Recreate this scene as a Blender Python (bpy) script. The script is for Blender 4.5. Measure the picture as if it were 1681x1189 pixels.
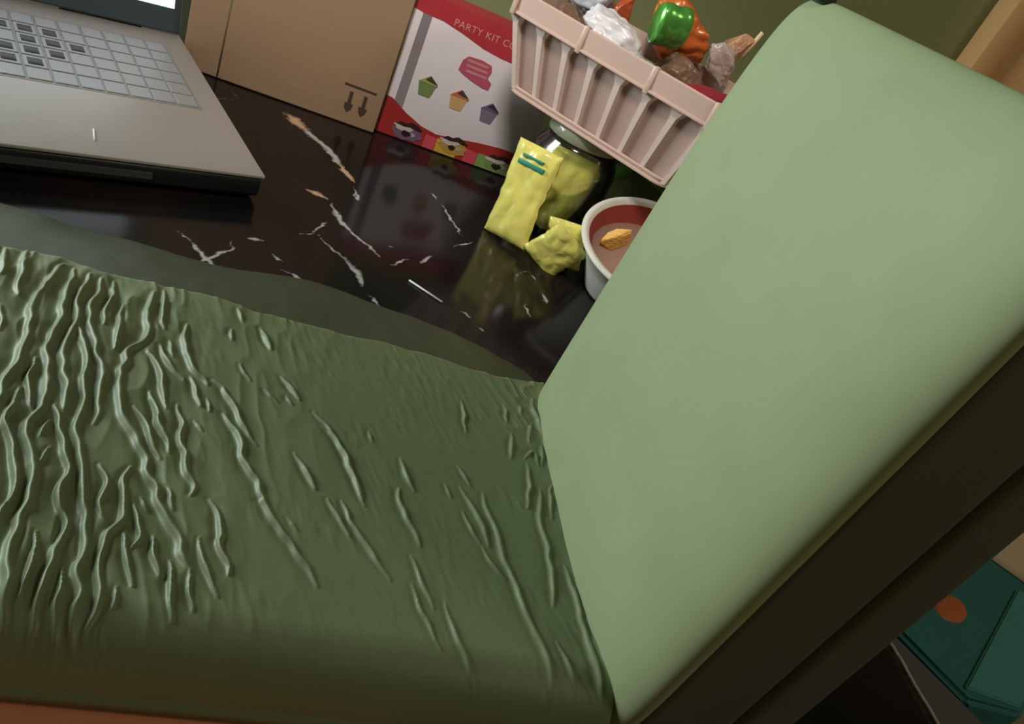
import bpy, bmesh, math, random
import numpy as np
from mathutils import Vector, Matrix, noise
R = random.Random(7)
scene = bpy.context.scene
col = scene.collection
for o in list(bpy.data.objects): bpy.data.objects.remove(o)

# ---------------------------------------------------------------- camera
cd = bpy.data.cameras.new('camera'); cam = bpy.data.objects.new('camera', cd); col.objects.link(cam)
rt = Vector((0.9137182737, -0.1169805711, 0.3891458112)); up = Vector((-0.2490248398, 0.5955546240, 0.7637416573))
fw = Vector((0.3211005225, 0.7947516819, -0.5150380749))
M = Matrix.Identity(4)
for i in range(3):
    M[i][0], M[i][1], M[i][2] = rt[i], up[i], -fw[i]
M[0][3], M[1][3], M[2][3] = 0, 0, 0.2536
cam.matrix_world = M
cd.sensor_width = 36; cd.lens = 1250/1681*36; cd.clip_start = 0.01
scene.camera = cam
# ---------------------------------------------------------------- world, exposure
w = bpy.data.worlds.new('world'); scene.world = w; w.use_nodes = True
w.node_tree.nodes['Background'].inputs[0].default_value = (0.8, 0.85, 0.7, 1)
w.node_tree.nodes['Background'].inputs[1].default_value = 0.16
scene.view_settings.view_transform = 'Standard'; scene.view_settings.look = 'None'
scene.view_settings.exposure = 0; scene.view_settings.gamma = 1; scene.view_settings.use_curve_mapping = False
# ---------------------------------------------------------------- lights
def area(name, loc, target, sx, sy, power, color):
    l = bpy.data.lights.new(name, 'AREA'); l.shape = 'RECTANGLE'; l.size = sx; l.size_y = sy; l.energy = power; l.color = color
    o = bpy.data.objects.new(name, l); col.objects.link(o); o.location = loc
    o.rotation_euler = (Vector(target)-Vector(loc)).to_track_quat('-Z', 'Y').to_euler(); return o
area('window_daylight', (-0.95, 0.74, 0.38), (0.15, 0.25, 0.12), 0.42, 0.42, 16, (0.88, 1.0, 0.97))
def spot(name, loc, target, power, deg, blend, color, rad=0.04):
    l = bpy.data.lights.new(name, 'SPOT'); l.energy = power; l.spot_size = math.radians(deg); l.spot_blend = blend; l.color = color; l.shadow_soft_size = rad
    o = bpy.data.objects.new(name, l); col.objects.link(o); o.location = loc
    o.rotation_euler = (Vector(target)-Vector(loc)).to_track_quat('-Z', 'Y').to_euler(); return o
area('warm_fill', (1.5, -0.7, 1.85), (1.2, -0.2, 0), 0.5, 0.5, 12, (1.0, 0.88, 0.74))  # added warm fill, not a known fitting of the room
spot('back_fill_spot', (-0.35, -0.35, 1.3), (0.14, 0.80, 0.08), 68, 30, 0.9, (1.0, 0.88, 0.79), 0.14)  # added narrow fill aimed at the boxes and basket, no such fitting known

# ---------------------------------------------------------------- helpers
def tag(o, label=None, cat=None, group=None, kind=None):
    if label: o['label'] = label
    if cat: o['category'] = cat
    if group: o['group'] = group
    if kind: o['kind'] = kind
    return o
def empty(name, loc, label, cat, rz=0, group=None):
    o = bpy.data.objects.new(name, None); col.objects.link(o); o.location = loc; o.rotation_euler = (0, 0, rz)
    o.empty_display_size = 0.02
    return tag(o, label, cat, group)
def mk(name, bm, mat, parent=None, smooth=True):
    """link a bmesh given in the parent's local coordinates"""
    bmesh.ops.recalc_face_normals(bm, faces=bm.faces)
    me = bpy.data.meshes.new(name); bm.to_mesh(me); bm.free()
    if smooth:
        me.polygons.foreach_set('use_smooth', [True]*len(me.polygons))
    for m in (mat if isinstance(mat, list) else [mat]): me.materials.append(m)
    o = bpy.data.objects.new(name, me); col.objects.link(o)
    if parent: o.parent = parent
    return o
def sharp(o, ang=35):
    o.data.set_sharp_from_angle(angle=math.radians(ang)); return o
def box(bm, a, b, bev=0.0, seg=2):
    r = bmesh.ops.create_cube(bm, size=1); vs = r['verts']
    for v in vs:
        v.co = Vector([(a[i]+b[i])/2+v.co[i]*(b[i]-a[i]) for i in range(3)])
    if bev > 0:
        es = list({e for v in vs for e in v.link_edges})
        bmesh.ops.bevel(bm, geom=es, offset=bev, segments=seg, affect='EDGES', profile=0.5)
def boxobj(name, a, b, mat, parent=None, bev=0.0, seg=2):
    bm = bmesh.new(); box(bm, a, b, bev, seg); return sharp(mk(name, bm, mat, parent))
def prism(bm, pts, z0, z1, axis='z'):
    """extruded polygon; axis y: pts are (x, z) and the thickness runs in y"""
    def P(p, h): return (p[0], p[1], h) if axis == 'z' else (p[0], h, p[1])
    a = [bm.verts.new(P(p, z0)) for p in pts]; b = [bm.verts.new(P(p, z1)) for p in pts]
    bm.faces.new(a); bm.faces.new(b[::-1]); n = len(pts)
    for i in range(n): bm.faces.new((a[i], a[(i+1) % n], b[(i+1) % n], b[i]))
def lathe(bm, prof, seg=64, center=(0, 0)):
    rings = []
    for r, z in prof:
        if r < 1e-6: rings.append([bm.verts.new((center[0], center[1], z))]); continue
        rings.append([bm.verts.new((center[0]+r*math.cos(2*math.pi*k/seg), center[1]+r*math.sin(2*math.pi*k/seg), z)) for k in range(seg)])
    for a, b in zip(rings, rings[1:]):
        for k in range(seg):
            k2 = (k+1) % seg
            f = [a[k % len(a)], a[k2 % len(a)], b[k2 % len(b)], b[k % len(b)]]
            f = list(dict.fromkeys(f))
            if len(f) > 2: bm.faces.new(f)
def tube(bm, pts, r, seg=10, taper=None):
    pts = [Vector(p) for p in pts]; rings = []
    for i, p in enumerate(pts):
        d = (pts[min(i+1, len(pts)-1)]-pts[max(i-1, 0)]).normalized()
        s = d.orthogonal().normalized() if i == 0 else (prev - d*prev.dot(d)).normalized()
        prev = s; t = d.cross(s); rr = r*(taper[i] if taper else 1)
        rings.append([bm.verts.new(p+(s*math.cos(2*math.pi*k/seg)+t*math.sin(2*math.pi*k/seg))*rr) for k in range(seg)])
    for a, b in zip(rings, rings[1:]):
        for k in range(seg): bm.faces.new((a[k], a[(k+1) % seg], b[(k+1) % seg], b[k]))
    bm.faces.new(rings[0][::-1]); bm.faces.new(rings[-1])
def lin(c):  # sRGB 0..255 -> linear
    f = lambda v: v/12.92 if v <= 0.04045 else ((v+0.055)/1.055)**2.4
    return tuple(f(v/255) for v in c)+(1,)
def mat(name, color, rough=0.5, metal=0.0, bump=0.0, bscale=200, spec=0.5, var=0.0, vscale=8, coat=0.0, trans=0.0, sheen=0.0, emit=None, estr=0, sss=0.0, alpha=1.0, ior=1.45):
    m = bpy.data.materials.new(name); m.use_nodes = True; nt = m.node_tree; b = nt.nodes['Principled BSDF']
    b.inputs['Base Color'].default_value = color; b.inputs['Roughness'].default_value = rough; b.inputs['Metallic'].default_value = metal
    b.inputs['Specular IOR Level'].default_value = spec; b.inputs['Coat Weight'].default_value = coat
    b.inputs['Transmission Weight'].default_value = trans; b.inputs['IOR'].default_value = ior; b.inputs['Alpha'].default_value = alpha
    if sheen: b.inputs['Sheen Weight'].default_value = sheen
    if emit: b.inputs['Emission Color'].default_value = emit; b.inputs['Emission Strength'].default_value = estr
    tc = nt.nodes.new('ShaderNodeTexCoord')
    if var > 0:
        n = nt.nodes.new('ShaderNodeTexNoise'); n.inputs['Scale'].default_value = vscale; n.inputs['Detail'].default_value = 4
        nt.links.new(tc.outputs['Object'], n.inputs['Vector'])
        mr = nt.nodes.new('ShaderNodeMapRange'); mr.inputs['To Min'].default_value = 1-var; mr.inputs['To Max'].default_value = 1+var
        nt.links.new(n.outputs['Fac'], mr.inputs['Value'])
        mx = nt.nodes.new('ShaderNodeVectorMath'); mx.operation = 'SCALE'; mx.inputs[0].default_value = color[:3]
        nt.links.new(mr.outputs['Result'], mx.inputs['Scale']); nt.links.new(mx.outputs['Vector'], b.inputs['Base Color'])
    if bump > 0:
        n = nt.nodes.new('ShaderNodeTexNoise'); n.inputs['Scale'].default_value = bscale; n.inputs['Detail'].default_value = 3
        nt.links.new(tc.outputs['Object'], n.inputs['Vector'])
        bp = nt.nodes.new('ShaderNodeBump'); bp.inputs['Strength'].default_value = bump; bp.inputs['Distance'].default_value = 0.002
        nt.links.new(n.outputs['Fac'], bp.inputs['Height']); nt.links.new(bp.outputs['Normal'], b.inputs['Normal'])
    return m
def strokes_field(X, Y, strokes, hdr, wscale, softness=1.0):
    """for every grid point the strongest stroke profile, 0..1; each stroke is a wandering line in 0.1 mm units"""
    F = np.zeros_like(X); rs = np.random.RandomState(3)
    for s in strokes:
        wd = s[0]*1e-4*wscale; P = np.array(s[hdr:], float).reshape(-1, 2)*1e-4
        # smooth the polyline
        for _ in range(2):
            Q = [P[0]]
            for a, b in zip(P, P[1:]): Q += [a*.75+b*.25, a*.25+b*.75]
            Q.append(P[-1]); P = np.array(Q)
        L = np.r_[0, np.cumsum(np.linalg.norm(np.diff(P, axis=0), axis=1))]; tot = L[-1]
        best = np.zeros_like(X)
        for i, (a, b) in enumerate(zip(P, P[1:])):
            m = (X > min(a[0], b[0])-3*wd) & (X < max(a[0], b[0])+3*wd) & (Y > min(a[1], b[1])-3*wd) & (Y < max(a[1], b[1])+3*wd)
            if not m.any(): continue
            d = b-a; l2 = d@d
            if l2 < 1e-14: continue
            px, py = X[m]-a[0], Y[m]-a[1]; t = np.clip((px*d[0]+py*d[1])/l2, 0, 1)
            dist = np.hypot(px-t*d[0], py-t*d[1]); u = (L[i]+t*math.sqrt(l2))/tot
            end = np.clip(np.minimum(u, 1-u)*tot/np.minimum(0.012, 0.45*tot), 0.0, 1)**0.8
            wl = wd*(0.45+0.55*end)
            v = np.exp(-(dist/wl)**2)*(0.3+0.7*end)
            best[m] = np.maximum(best[m], v)
        best *= min(1.0, 0.35+0.65*tot/0.022) if softness < 1 else 1.0
        F = np.maximum(F, best)*1.0 + 0.25*np.minimum(F, best)
    return F
def grid_obj(name, xs, ys, Z, mat_, parent=None, attr=None, base=None, skirt=True):
    """height field with side walls down to base and a closed underside"""
    nx, ny = len(xs), len(ys)
    X, Y = np.meshgrid(xs, ys, indexing='ij')
    co = np.stack([X, Y, Z], -1).reshape(-1, 3)
    idx = np.arange(nx*ny).reshape(nx, ny)
    f = np.stack([idx[:-1, :-1], idx[1:, :-1], idx[1:, 1:], idx[:-1, 1:]], -1).reshape(-1, 4)
    faces = [f]; ring = []
    if skirt:
        ring = list(idx[:, 0])+list(idx[-1, 1:])+list(idx[-2::-1, -1])+list(idx[0, -2:0:-1])
        rc = co[ring].copy(); rc[:, 2] = base; n0 = len(co); co = np.vstack([co, rc]); n = len(ring)
        a = np.array(ring); b = np.roll(a, -1); c0 = n0+np.arange(n); d0 = np.roll(c0, -1)
        faces.append(np.stack([b, a, c0, d0], -1))
    F = np.vstack(faces); polys = F.tolist()
    if skirt: polys.append([int(v) for v in c0[::-1]][::-1])
    me = bpy.data.meshes.new(name); me.from_pydata(co.tolist(), [], polys); me.update()
    me.polygons.foreach_set('use_smooth', [True]*len(me.polygons))
    if attr is not None:
        a_ = me.color_attributes.new('veins', 'FLOAT_COLOR', 'POINT')
        C = np.zeros((len(co), 4)); C[:nx*ny, :3] = attr.reshape(-1, 3); C[:, 3] = 1
        a_.data.foreach_set('color', C.ravel())
    me.materials.append(mat_)
    bm = bmesh.new(); bm.from_mesh(me); bmesh.ops.recalc_face_normals(bm, faces=bm.faces); bm.to_mesh(me); bm.free()
    o = bpy.data.objects.new(name, me); col.objects.link(o)
    if parent: o.parent = parent
    return o
def vnoise(X, Y, s, seed=0):
    """smooth value noise in numpy"""
    rs = np.random.RandomState(seed); G = rs.rand(256, 256)
    x = X*s+50; y = Y*s+50; xi = np.floor(x).astype(int); yi = np.floor(y).astype(int); fx = x-xi; fy = y-yi
    fx = fx*fx*(3-2*fx); fy = fy*fy*(3-2*fy); g = lambda i, j: G[(xi+i) % 256, (yi+j) % 256]
    return (g(0, 0)*(1-fx)+g(1, 0)*fx)*(1-fy)+(g(0, 1)*(1-fx)+g(1, 1)*fx)*fy
WRINKLES = [[41,-1030,3314,-986,3153,-969,3031,-942,2971],
[37,-1099,3271,-1072,3185,-1046,3083],
[29,-974,2866,-943,2804,-915,2706],
[37,-864,3261,-876,3082,-874,2949,-858,2846,-824,2749,-813,2632,-797,2578,-796,2525,-800,2460,-789,2384,-778,2328],
[32,-818,3251,-793,3145,-789,3026,-752,2898,-747,2822,-740,2707,-728,2649,-695,2573,-681,2520,-660,2433,-641,2379,-633,2334,-648,2277,-648,2221,-640,2169,-612,2125,-589,2086,-577,2044,-564,2023,-547,1956,-539,1889,-532,1829,-524,1771,-524,1718,-508,1666,-489,1611,-477,1558,-463,1504,-448,1458,-436,1410],
[33,-741,3238,-735,3133,-742,3034,-712,2949,-690,2865,-687,2790,-683,2718,-669,2639,-663,2621,-646,2567,-611,2502,-585,2430,-564,2341],
[27,-683,2853,-645,2794,-610,2714,-584,2654,-565,2566,-545,2489,-520,2429,-510,2348,-513,2289,-491,2228,-462,2156,-437,2095,-418,2065,-404,2000,-384,1943,-358,1889,-341,1831,-325,1778,-317,1730,-317,1681,-315,1665,-297,1618,-279,1576,-278,1536,-271,1487,-260,1444,-254,1404,-254,1362],
[33,-691,3229,-672,3105,-682,3023,-654,2930,-624,2842,-589,2775,-570,2710,-557,2680,-513,2621,-500,2573,-494,2515,-479,2451,-462,2401,-453,2297],
[31,-637,3240,-617,3134,-616,3039,-612,2983,-592,2912],
[28,-562,3075,-541,2936,-529,2847,-511,2765],
[32,-474,3228,-463,3091,-440,3017,-421,2921,-420,2851,-454,2790,-461,2728,-445,2698,-450,2613,-440,2536,-416,2474,-399,2411,-364,2351,-323,2306,-289,2254,-251,2204,-233,2145,-227,2120,-188,2063,-163,2030,-148,1980,-114,1921,-79,1880,-49,1837,-38,1786,-19,1756,12,1720],
[30,-433,3268,-400,3123,-395,3047,-364,2988],
[22,-742,2594,-737,2537,-738,2478,-709,2426,-686,2368,-667,2304],
[23,-732,2424,-733,2369,-728,2317,-727,2249,-708,2190,-678,2152,-659,2106,-635,2057,-612,2010,-612,2010,-590,1949,-584,1900,-588,1854,-579,1805],
[23,-600,2346,-570,2286,-546,2232,-521,2186,-497,2129,-473,2075,-465,2062,-455,2020,-465,1978,-459,1933,-437,1892,-412,1863,-395,1809,-387,1765,-395,1717,-389,1681,-395,1637,-389,1593,-386,1546,-378,1504,-368,1454,-369,1411,-368,1378],
[17,-590,2274,-597,2227,-592,2179],
[17,-546,2141,-555,2091,-562,2044],
[24,-351,2441,-313,2393,-276,2333,-248,2278,-220,2225,-198,2193],
[20,-320,2543,-299,2491,-263,2435,-256,2376,-222,2327,-189,2280],
[22,-370,2767,-318,2701,-298,2632,-267,2569,-245,2492],
[21,-379,2102,-354,2063,-329,2030,-330,1966,-332,1928,-306,1884],
[22,-277,2126,-288,2066,-273,1996,-255,1943,-245,1880,-258,1846,-272,1807,-270,1757,-264,1704,-251,1658,-240,1621,-229,1574,-227,1526,-230,1479,-228,1435],
[19,-226,1955,-204,1909,-188,1858,-174,1803,-185,1762],
[16,-226,1822,-200,1772,-184,1721,-173,1693,-148,1630],
[17,-467,1776,-449,1730,-442,1676,-440,1629,-439,1595,-432,1537],
[14,-213,1997,-175,1939],
[17,-133,1821,-118,1759,-92,1715,-77,1681],
[16,-353,1657,-338,1584,-331,1537,-315,1487,-302,1437,-296,1388],
[14,-189,1619,-178,1568,-182,1538],
[13,-186,1494,-174,1450,-166,1401],
[17,-59,1748,-47,1708,-45,1660,-35,1630,-19,1586,-9,1528],
[17,-138,1835,-123,1777,-106,1730,-82,1685],
[19,10,2037,49,1982,68,1919,78,1879,70,1850,95,1806,123,1759,133,1723],
[16,13,1860,22,1817,35,1767,64,1722,88,1677,110,1632],
[15,10,1728,19,1668,30,1618,47,1567],
[27,-281,3046,-278,2965,-256,2864,-215,2790,-181,2730,-141,2696,-118,2663],
[23,-108,2702,-52,2674,-46,2648,-10,2599,27,2532,46,2487,84,2430,126,2369],
[24,-27,2507,20,2446,52,2400,76,2329,89,2275,117,2220,154,2181,177,2127,199,2075,187,2082,219,2039,252,1991,288,1941,327,1897,357,1852,383,1820,408,1780,429,1736],
[23,-325,2904,-284,2798],
[20,-355,2851,-320,2776,-270,2716,-212,2661],
[22,-390,2790,-332,2720,-303,2667,-285,2591,-267,2538,-233,2466],
[22,-190,2691,-161,2632,-147,2583,-123,2525],
[21,-202,2503,-176,2436,-156,2399,-163,2343,-144,2290,-120,2246,-112,2193,-94,2144,-62,2110,-48,2077,-58,2039],
[22,-312,2508,-264,2436,-260,2388,-222,2335,-190,2293,-172,2230],
[21,-277,2335,-241,2277,-215,2228,-201,2199],
[16,-236,2167,-214,2094,-179,2047,-156,1994,-134,1946,-93,1900],
[14,-143,2057,-112,2015,-100,1960],
[14,-125,2435,-83,2381],
[15,-102,2579,-79,2502],
[21,-96,3278,-45,3167],
[17,-95,3100,-76,3016],
[18,28,3166,79,3077,101,3020],
[20,176,2836,225,2772,273,2710],
[16,114,2723,175,2660],
[16,213,2717,237,2661],
[16,-14,2859,42,2761],
[20,283,2369,317,2319,339,2266,379,2192],
[16,294,2021,338,1967],
[22,-430,3245,-399,3134,-392,3027,-362,2975],
[15,332,2278,380,2194],
[15,433,2153,479,2073,533,1985],
[19,379,2568,426,2535,475,2455,514,2345,560,2256,584,2179],
[17,493,2156,539,2049,592,1962,653,1879,698,1813],
[20,737,2472,754,2368,792,2290],
[22,726,2287,721,2228,753,2153,784,2094,814,1998],
[18,782,1942,820,1831,866,1717],
[15,780,1812,808,1718,844,1639,883,1555],
[17,907,1757,939,1634,980,1529,1026,1412],
[24,1008,2378,1069,2245,1106,2142,1121,2064],
[16,1011,2504,1069,2394],
[25,1115,2360,1129,2260,1163,2141,1164,2047,1204,1916,1232,1802,1268,1684,1302,1573,1318,1485,1333,1355],
[17,1086,2057,1131,1951,1170,1910],
[15,1010,2230,1076,2068],
[22,1570,2547,1568,2431,1593,2359],
[22,1571,2079,1578,1949,1577,1790,1581,1665,1581,1559],
[25,1464,2031,1481,1882,1486,1741,1501,1611,1518,1500,1540,1376],
[18,1375,2627,1363,2458,1331,2325],
[21,1417,2472,1379,2277,1397,2124,1393,1965,1366,1813],
[18,1482,2506,1445,2293],
[16,1359,1655,1393,1555,1418,1429],
[16,1500,2218,1513,2094],
[15,1309,2786,1283,2635],
[12,938,2374,962,2291],
[15,1440,2924,1429,2805],
[16,1552,2902,1546,2750],
[15,1573,2739,1559,2594],
[18,1366,2660,1420,2747,1443,2630],
[29,1482,3158,1477,2990,1506,2835,1506,2680,1536,2496],
[21,1526,3164,1525,2988],
[20,1548,2921,1540,2724],
[15,1301,3043,1296,2892],
[15,1321,2828,1294,2666],
[19,339,2648,442,2526,479,2433,524,2347,560,2222,592,2153],
[15,34,3134,100,3017],
[17,171,2837,271,2705],
[15,1066,2996,1067,2745],
[13,1009,2502,1068,2385],
[15,587,2604,610,2534],
[16,1394,3076,1394,2980],
[19,1442,2941,1406,2785],
[19,1472,2789,1459,2633]]
VEINS = [[96,1,-218,6824,-86,6681,8,6579],
[60,0,-83,6653,204,6351,326,6062],
[38,1,268,6180,382,5982,460,5827],
[24,0,442,5778,493,5522],
[48,1,87,5466,204,5436,281,5387],
[27,0,278,5364,386,5105,529,4916,701,4763],
[14,0,118,4740,231,4859,300,5075],
[25,0,-173,4507,-83,4516],
[16,0,-18,4402,86,4323],
[24,0,50,4248,175,4207,292,4075],
[24,0,236,4808,395,4629,480,4596],
[42,0,425,4614,548,4472,563,4309],
[22,0,610,4229,667,4215,666,4098],
[20,0,754,4691,897,4872],
[27,0,980,4868,1069,5040],
[21,0,733,4972,779,4972],
[22,0,1103,6181,1170,6046],
[21,0,1189,5988,1243,5862,1344,5511],
[12,0,1236,5268,1457,5479],
[11,0,-589,4356,-468,4277],
[18,0,-492,4277,-351,4123,-238,4031],
[17,0,-414,4014,-324,4162,-247,4284,-248,4418],
[11,0,-17,3993,82,3910],
[20,0,1906,5228,1946,5136],
[21,0,2000,5482,2105,5441],
[15,0,1351,4224,1434,4169],
[15,0,1231,4391,1334,4290],
[16,0,446,1440,489,1425,530,1427,583,1429],
[26,0,1974,4985,1987,4816],
[18,0,1806,4559,1790,4715]]
# ================================================================ the setting
m_wall = mat('wall_paint', lin((138, 138, 94)), 0.85, var=0.06, vscale=2, bump=0.05, bscale=60)
m_floor = mat('floor_tile', lin((150, 135, 115)), 0.4, var=0.25, vscale=14)
m_ceil = mat('ceiling_paint', lin((190, 190, 170)), 0.9)
def struct(name, a, b, m): return tag(boxobj(name, a, b, m), kind='structure')
struct('floor', (-2.6, -1.6, -0.80), (2.6, 1.30, -0.75), m_floor)
struct('wall_back', (-2.6, 1.22, -0.75), (2.6, 1.30, 1.9), m_wall)
struct('wall_right', (2.6, -1.6, -0.75), (2.7, 1.30, 1.9), m_wall)
struct('wall_front', (-2.6, -1.7, -0.75), (2.6, -1.6, 1.9), m_wall)
struct('wall_left', (-2.7, -1.7, -0.75), (-2.6, 1.30, 1.9), m_wall)
struct('ceiling', (-2.7, -1.7, 1.9), (2.7, 1.30, 1.95), m_ceil)
m_door = mat('brown_wood', lin((230, 178, 120)), 0.6, var=0.08, vscale=3)
d = empty('door_1', (0.955, 1.22, -0.75), None, None); d['kind'] = 'structure'
boxobj('door_leaf', (0.045, -0.035, 0.01), (0.875, -0.005, 2.02), m_door, d, 0.003)
boxobj('door_frame', (0, -0.045, 0), (0.045, 0, 2.08), m_door, d, 0.004)
boxobj('door_frame', (0.875, -0.045, 0), (0.92, 0, 2.08), m_door, d, 0.004)
bm = bmesh.new(); tube(bm, [(0.12, -0.035, 1.0), (0.12, -0.08, 1.0), (0.24, -0.08, 1.0)], 0.009)
mk('door_handle', bm, mat('door_handle_metal', lin((120, 110, 95)), 0.3, 1.0), d)

# ================================================================ marble table
TX1, TY0, TY1 = 0.369, 0.144, 1.215
table = empty('marble_table', (-0.3, 0.7, -0.75), 'polished black marble table with pale veins, carrying the laptop, boxes and green case', 'table')
m_marble = bpy.data.materials.new('black_marble'); m_marble.use_nodes = True
nt = m_marble.node_tree; N = nt.nodes; Lk = nt.links; pb = N['Principled BSDF']
pb.inputs['Roughness'].default_value = 0.13; pb.inputs['Specular IOR Level'].default_value = 0.2
tc = N.new('ShaderNodeTexCoord'); at = N.new('ShaderNodeVertexColor'); at.layer_name = 'veins'
sep = N.new('ShaderNodeSeparateColor'); Lk.new(at.outputs['Color'], sep.inputs['Color'])
n1 = N.new('ShaderNodeTexNoise'); n1.inputs['Scale'].default_value = 7; n1.inputs['Detail'].default_value = 5; Lk.new(tc.outputs['Object'], n1.inputs['Vector'])
r1 = N.new('ShaderNodeValToRGB'); r1.color_ramp.elements[0].color = lin((16, 18, 19)); r1.color_ramp.elements[1].color = lin((36, 30, 29))
r1.color_ramp.elements[0].position = 0.38; r1.color_ramp.elements[1].position = 0.7; Lk.new(n1.outputs['Fac'], r1.inputs['Fac'])
n2 = N.new('ShaderNodeTexNoise'); n2.inputs['Scale'].default_value = 260; n2.inputs['Detail'].default_value = 3; Lk.new(tc.outputs['Object'], n2.inputs['Vector'])
mul = N.new('ShaderNodeMath'); mul.operation = 'MULTIPLY_ADD'; mul.inputs[1].default_value = 0.9; Lk.new(n2.outputs['Fac'], mul.inputs[0])
mul.inputs[2].default_value = -0.42
add = N.new('ShaderNodeMath'); add.operation = 'ADD'; Lk.new(sep.outputs['Red'], add.inputs[0]); Lk.new(mul.outputs[0], add.inputs[1])
mr = N.new('ShaderNodeMapRange'); mr.inputs['From Min'].default_value = 0.28; mr.inputs['From Max'].default_value = 0.85; Lk.new(add.outputs[0], mr.inputs['Value'])
vc = N.new('ShaderNodeMix'); vc.data_type = 'RGBA'; Lk.new(sep.outputs['Green'], vc.inputs['Factor'])
vc.inputs['A'].default_value = lin((176, 176, 172)); vc.inputs['B'].default_value = lin((196, 164, 136))
mx = N.new('ShaderNodeMix'); mx.data_type = 'RGBA'; Lk.new(mr.outputs['Result'], mx.inputs['Factor']); Lk.new(r1.outputs['Color'], mx.inputs['A']); Lk.new(vc.outputs['Result'], mx.inputs['B'])
Lk.new(mx.outputs['Result'], pb.inputs['Base Color'])
xs = np.r_[np.linspace(-1.25, -0.24, 12), np.arange(-0.235, 0.30, 0.0011), np.linspace(0.305, TX1-0.003, 8)]
ys = np.r_[np.linspace(TY0+0.002, 0.33, 40), np.arange(0.332, 0.75, 0.0011), np.linspace(0.755, TY1, 10)]
X, Y = np.meshgrid(xs, ys, indexing='ij')
wx = (vnoise(X, Y, 160, 1)-0.5)*0.0035+(vnoise(X, Y, 420, 2)-0.5)*0.0016; wy = (vnoise(X, Y, 160, 3)-0.5)*0.0035+(vnoise(X, Y, 420, 4)-0.5)*0.0016
cold = [v for v in VEINS if v[1] == 0]; warm = [v for v in VEINS if v[1] == 1]
fc = strokes_field(X+wx, Y+wy, cold, 2, 0.6); fwm = strokes_field(X+wx, Y+wy, warm, 2, 0.7)
# faint hairlines wandering over the whole slab
hair = np.clip(1-np.abs(vnoise(X, Y, 9, 8)+0.35*vnoise(X, Y, 31, 9)-0.68)*85, 0, 1)*np.clip(vnoise(X, Y, 16, 10)*2.4-1.5, 0, 0.42)
A = np.stack([np.clip(np.maximum(np.maximum(fc, fwm), hair), 0, 1), (fwm > fc)*1.0, 0*X], -1)
top = grid_obj('tabletop', xs+0.3, ys-0.7, np.full_like(X, 0.75), m_marble, table, attr=A, base=0.72)
# rough broken rim of the slab, seen pale along the right side
m_rim = mat('raw_stone_edge', lin((178, 168, 155)), 0.6, var=0.35, vscale=120, bump=0.5, bscale=300)
bm = bmesh.new(); prev = None; n = 160
for i in range(n+1):
    y = TY0-0.7+0.002+(TY1-TY0-0.002)*i/n
    jag = 0.0016*noise.noise(Vector((0, y*70, 0)))+0.001*noise.noise(Vector((3, y*240, 0)))
    x0 = TX1-0.003+0.3-0.0022+jag; x1 = TX1+0.3+0.0016*noise.noise(Vector((9, y*55, 1)))
    pr = [(x0, y, 0.7504), (x0+0.0022, y, 0.7502), (x1, y, 0.7475+0.0008*noise.noise(Vector((5, y*200, 0)))), (x1, y, 0.72), (x0, y, 0.72)]
    cur = [bm.verts.new(p) for p in pr]
    if prev:
        for k in range(5): bm.faces.new((prev[k], prev[(k+1) % 5], cur[(k+1) % 5], cur[k]))
    else: bm.faces.new(cur)
    prev = cur
bm.faces.new(prev[::-1]); mk('chipped_edge', bm, m_rim, table)['label'] = 'pale chipped stone edge'
m_leg = mat('table_leg_paint', lin((40, 38, 36)), 0.5)
for x, y in ((-0.88, -0.46), (-0.88, 0.44), (0.60, -0.46), (0.60, 0.44)):
    boxobj('leg', (x-0.03, y-0.03, 0), (x+0.03, y+0.03, 0.72), m_leg, table, 0.004)

# ================================================================ open padded leather case
def leather(name, color, rough, b1=0.25):
    m = bpy.data.materials.new(name); m.use_nodes = True; nt = m.node_tree; N = nt.nodes; L = nt.links; p = N['Principled BSDF']
    tc = N.new('ShaderNodeTexCoord'); v = N.new('ShaderNodeTexVoronoi'); v.inputs['Scale'].default_value = 900; v.feature = 'DISTANCE_TO_EDGE'
    L.new(tc.outputs['Object'], v.inputs['Vector'])
    n = N.new('ShaderNodeTexNoise'); n.inputs['Scale'].default_value = 30; n.inputs['Detail'].default_value = 5; L.new(tc.outputs['Object'], n.inputs['Vector'])
    mr = N.new('ShaderNodeMapRange'); mr.inputs['To Min'].default_value = 0.9; mr.inputs['To Max'].default_value = 1.1; L.new(n.outputs['Fac'], mr.inputs['Value'])
    sc = N.new('ShaderNodeVectorMath'); sc.operation = 'SCALE'; sc.inputs[0].default_value = color[:3]; L.new(mr.outputs['Result'], sc.inputs['Scale']); L.new(sc.outputs['Vector'], p.inputs['Base Color'])
    p.inputs['Roughness'].default_value = rough; p.inputs['Specular IOR Level'].default_value = 0.4
    bp = N.new('ShaderNodeBump'); bp.inputs['Strength'].default_value = b1; bp.inputs['Distance'].default_value = 0.0002
    L.new(v.outputs['Distance'], bp.inputs['Height']); L.new(bp.outputs['Normal'], p.inputs['Normal'])
    return m
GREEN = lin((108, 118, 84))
m_lea = leather('wrinkled_green_leather', GREEN, 0.5, 0.12)  # same leather as the upright pad, colour darkened for its dimmer light
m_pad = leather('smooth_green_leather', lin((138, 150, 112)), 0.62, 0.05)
m_back = leather('shade_dark_leather', lin((84, 88, 70)), 0.75, 0.1)  # darker colour holds the shade on the near sides of the pads
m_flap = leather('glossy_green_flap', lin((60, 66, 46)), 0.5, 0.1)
case = empty('leather_case', (0.155, 0.235, 0), 'open green leather padded case, wrinkled half lying flat and smooth half standing upright', 'case')
OX, OY = 0.155, 0.235
xs = np.arange(-0.19, 0.1575, 0.00055); ys = np.arange(0.1365, 0.3345, 0.00055)
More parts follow.
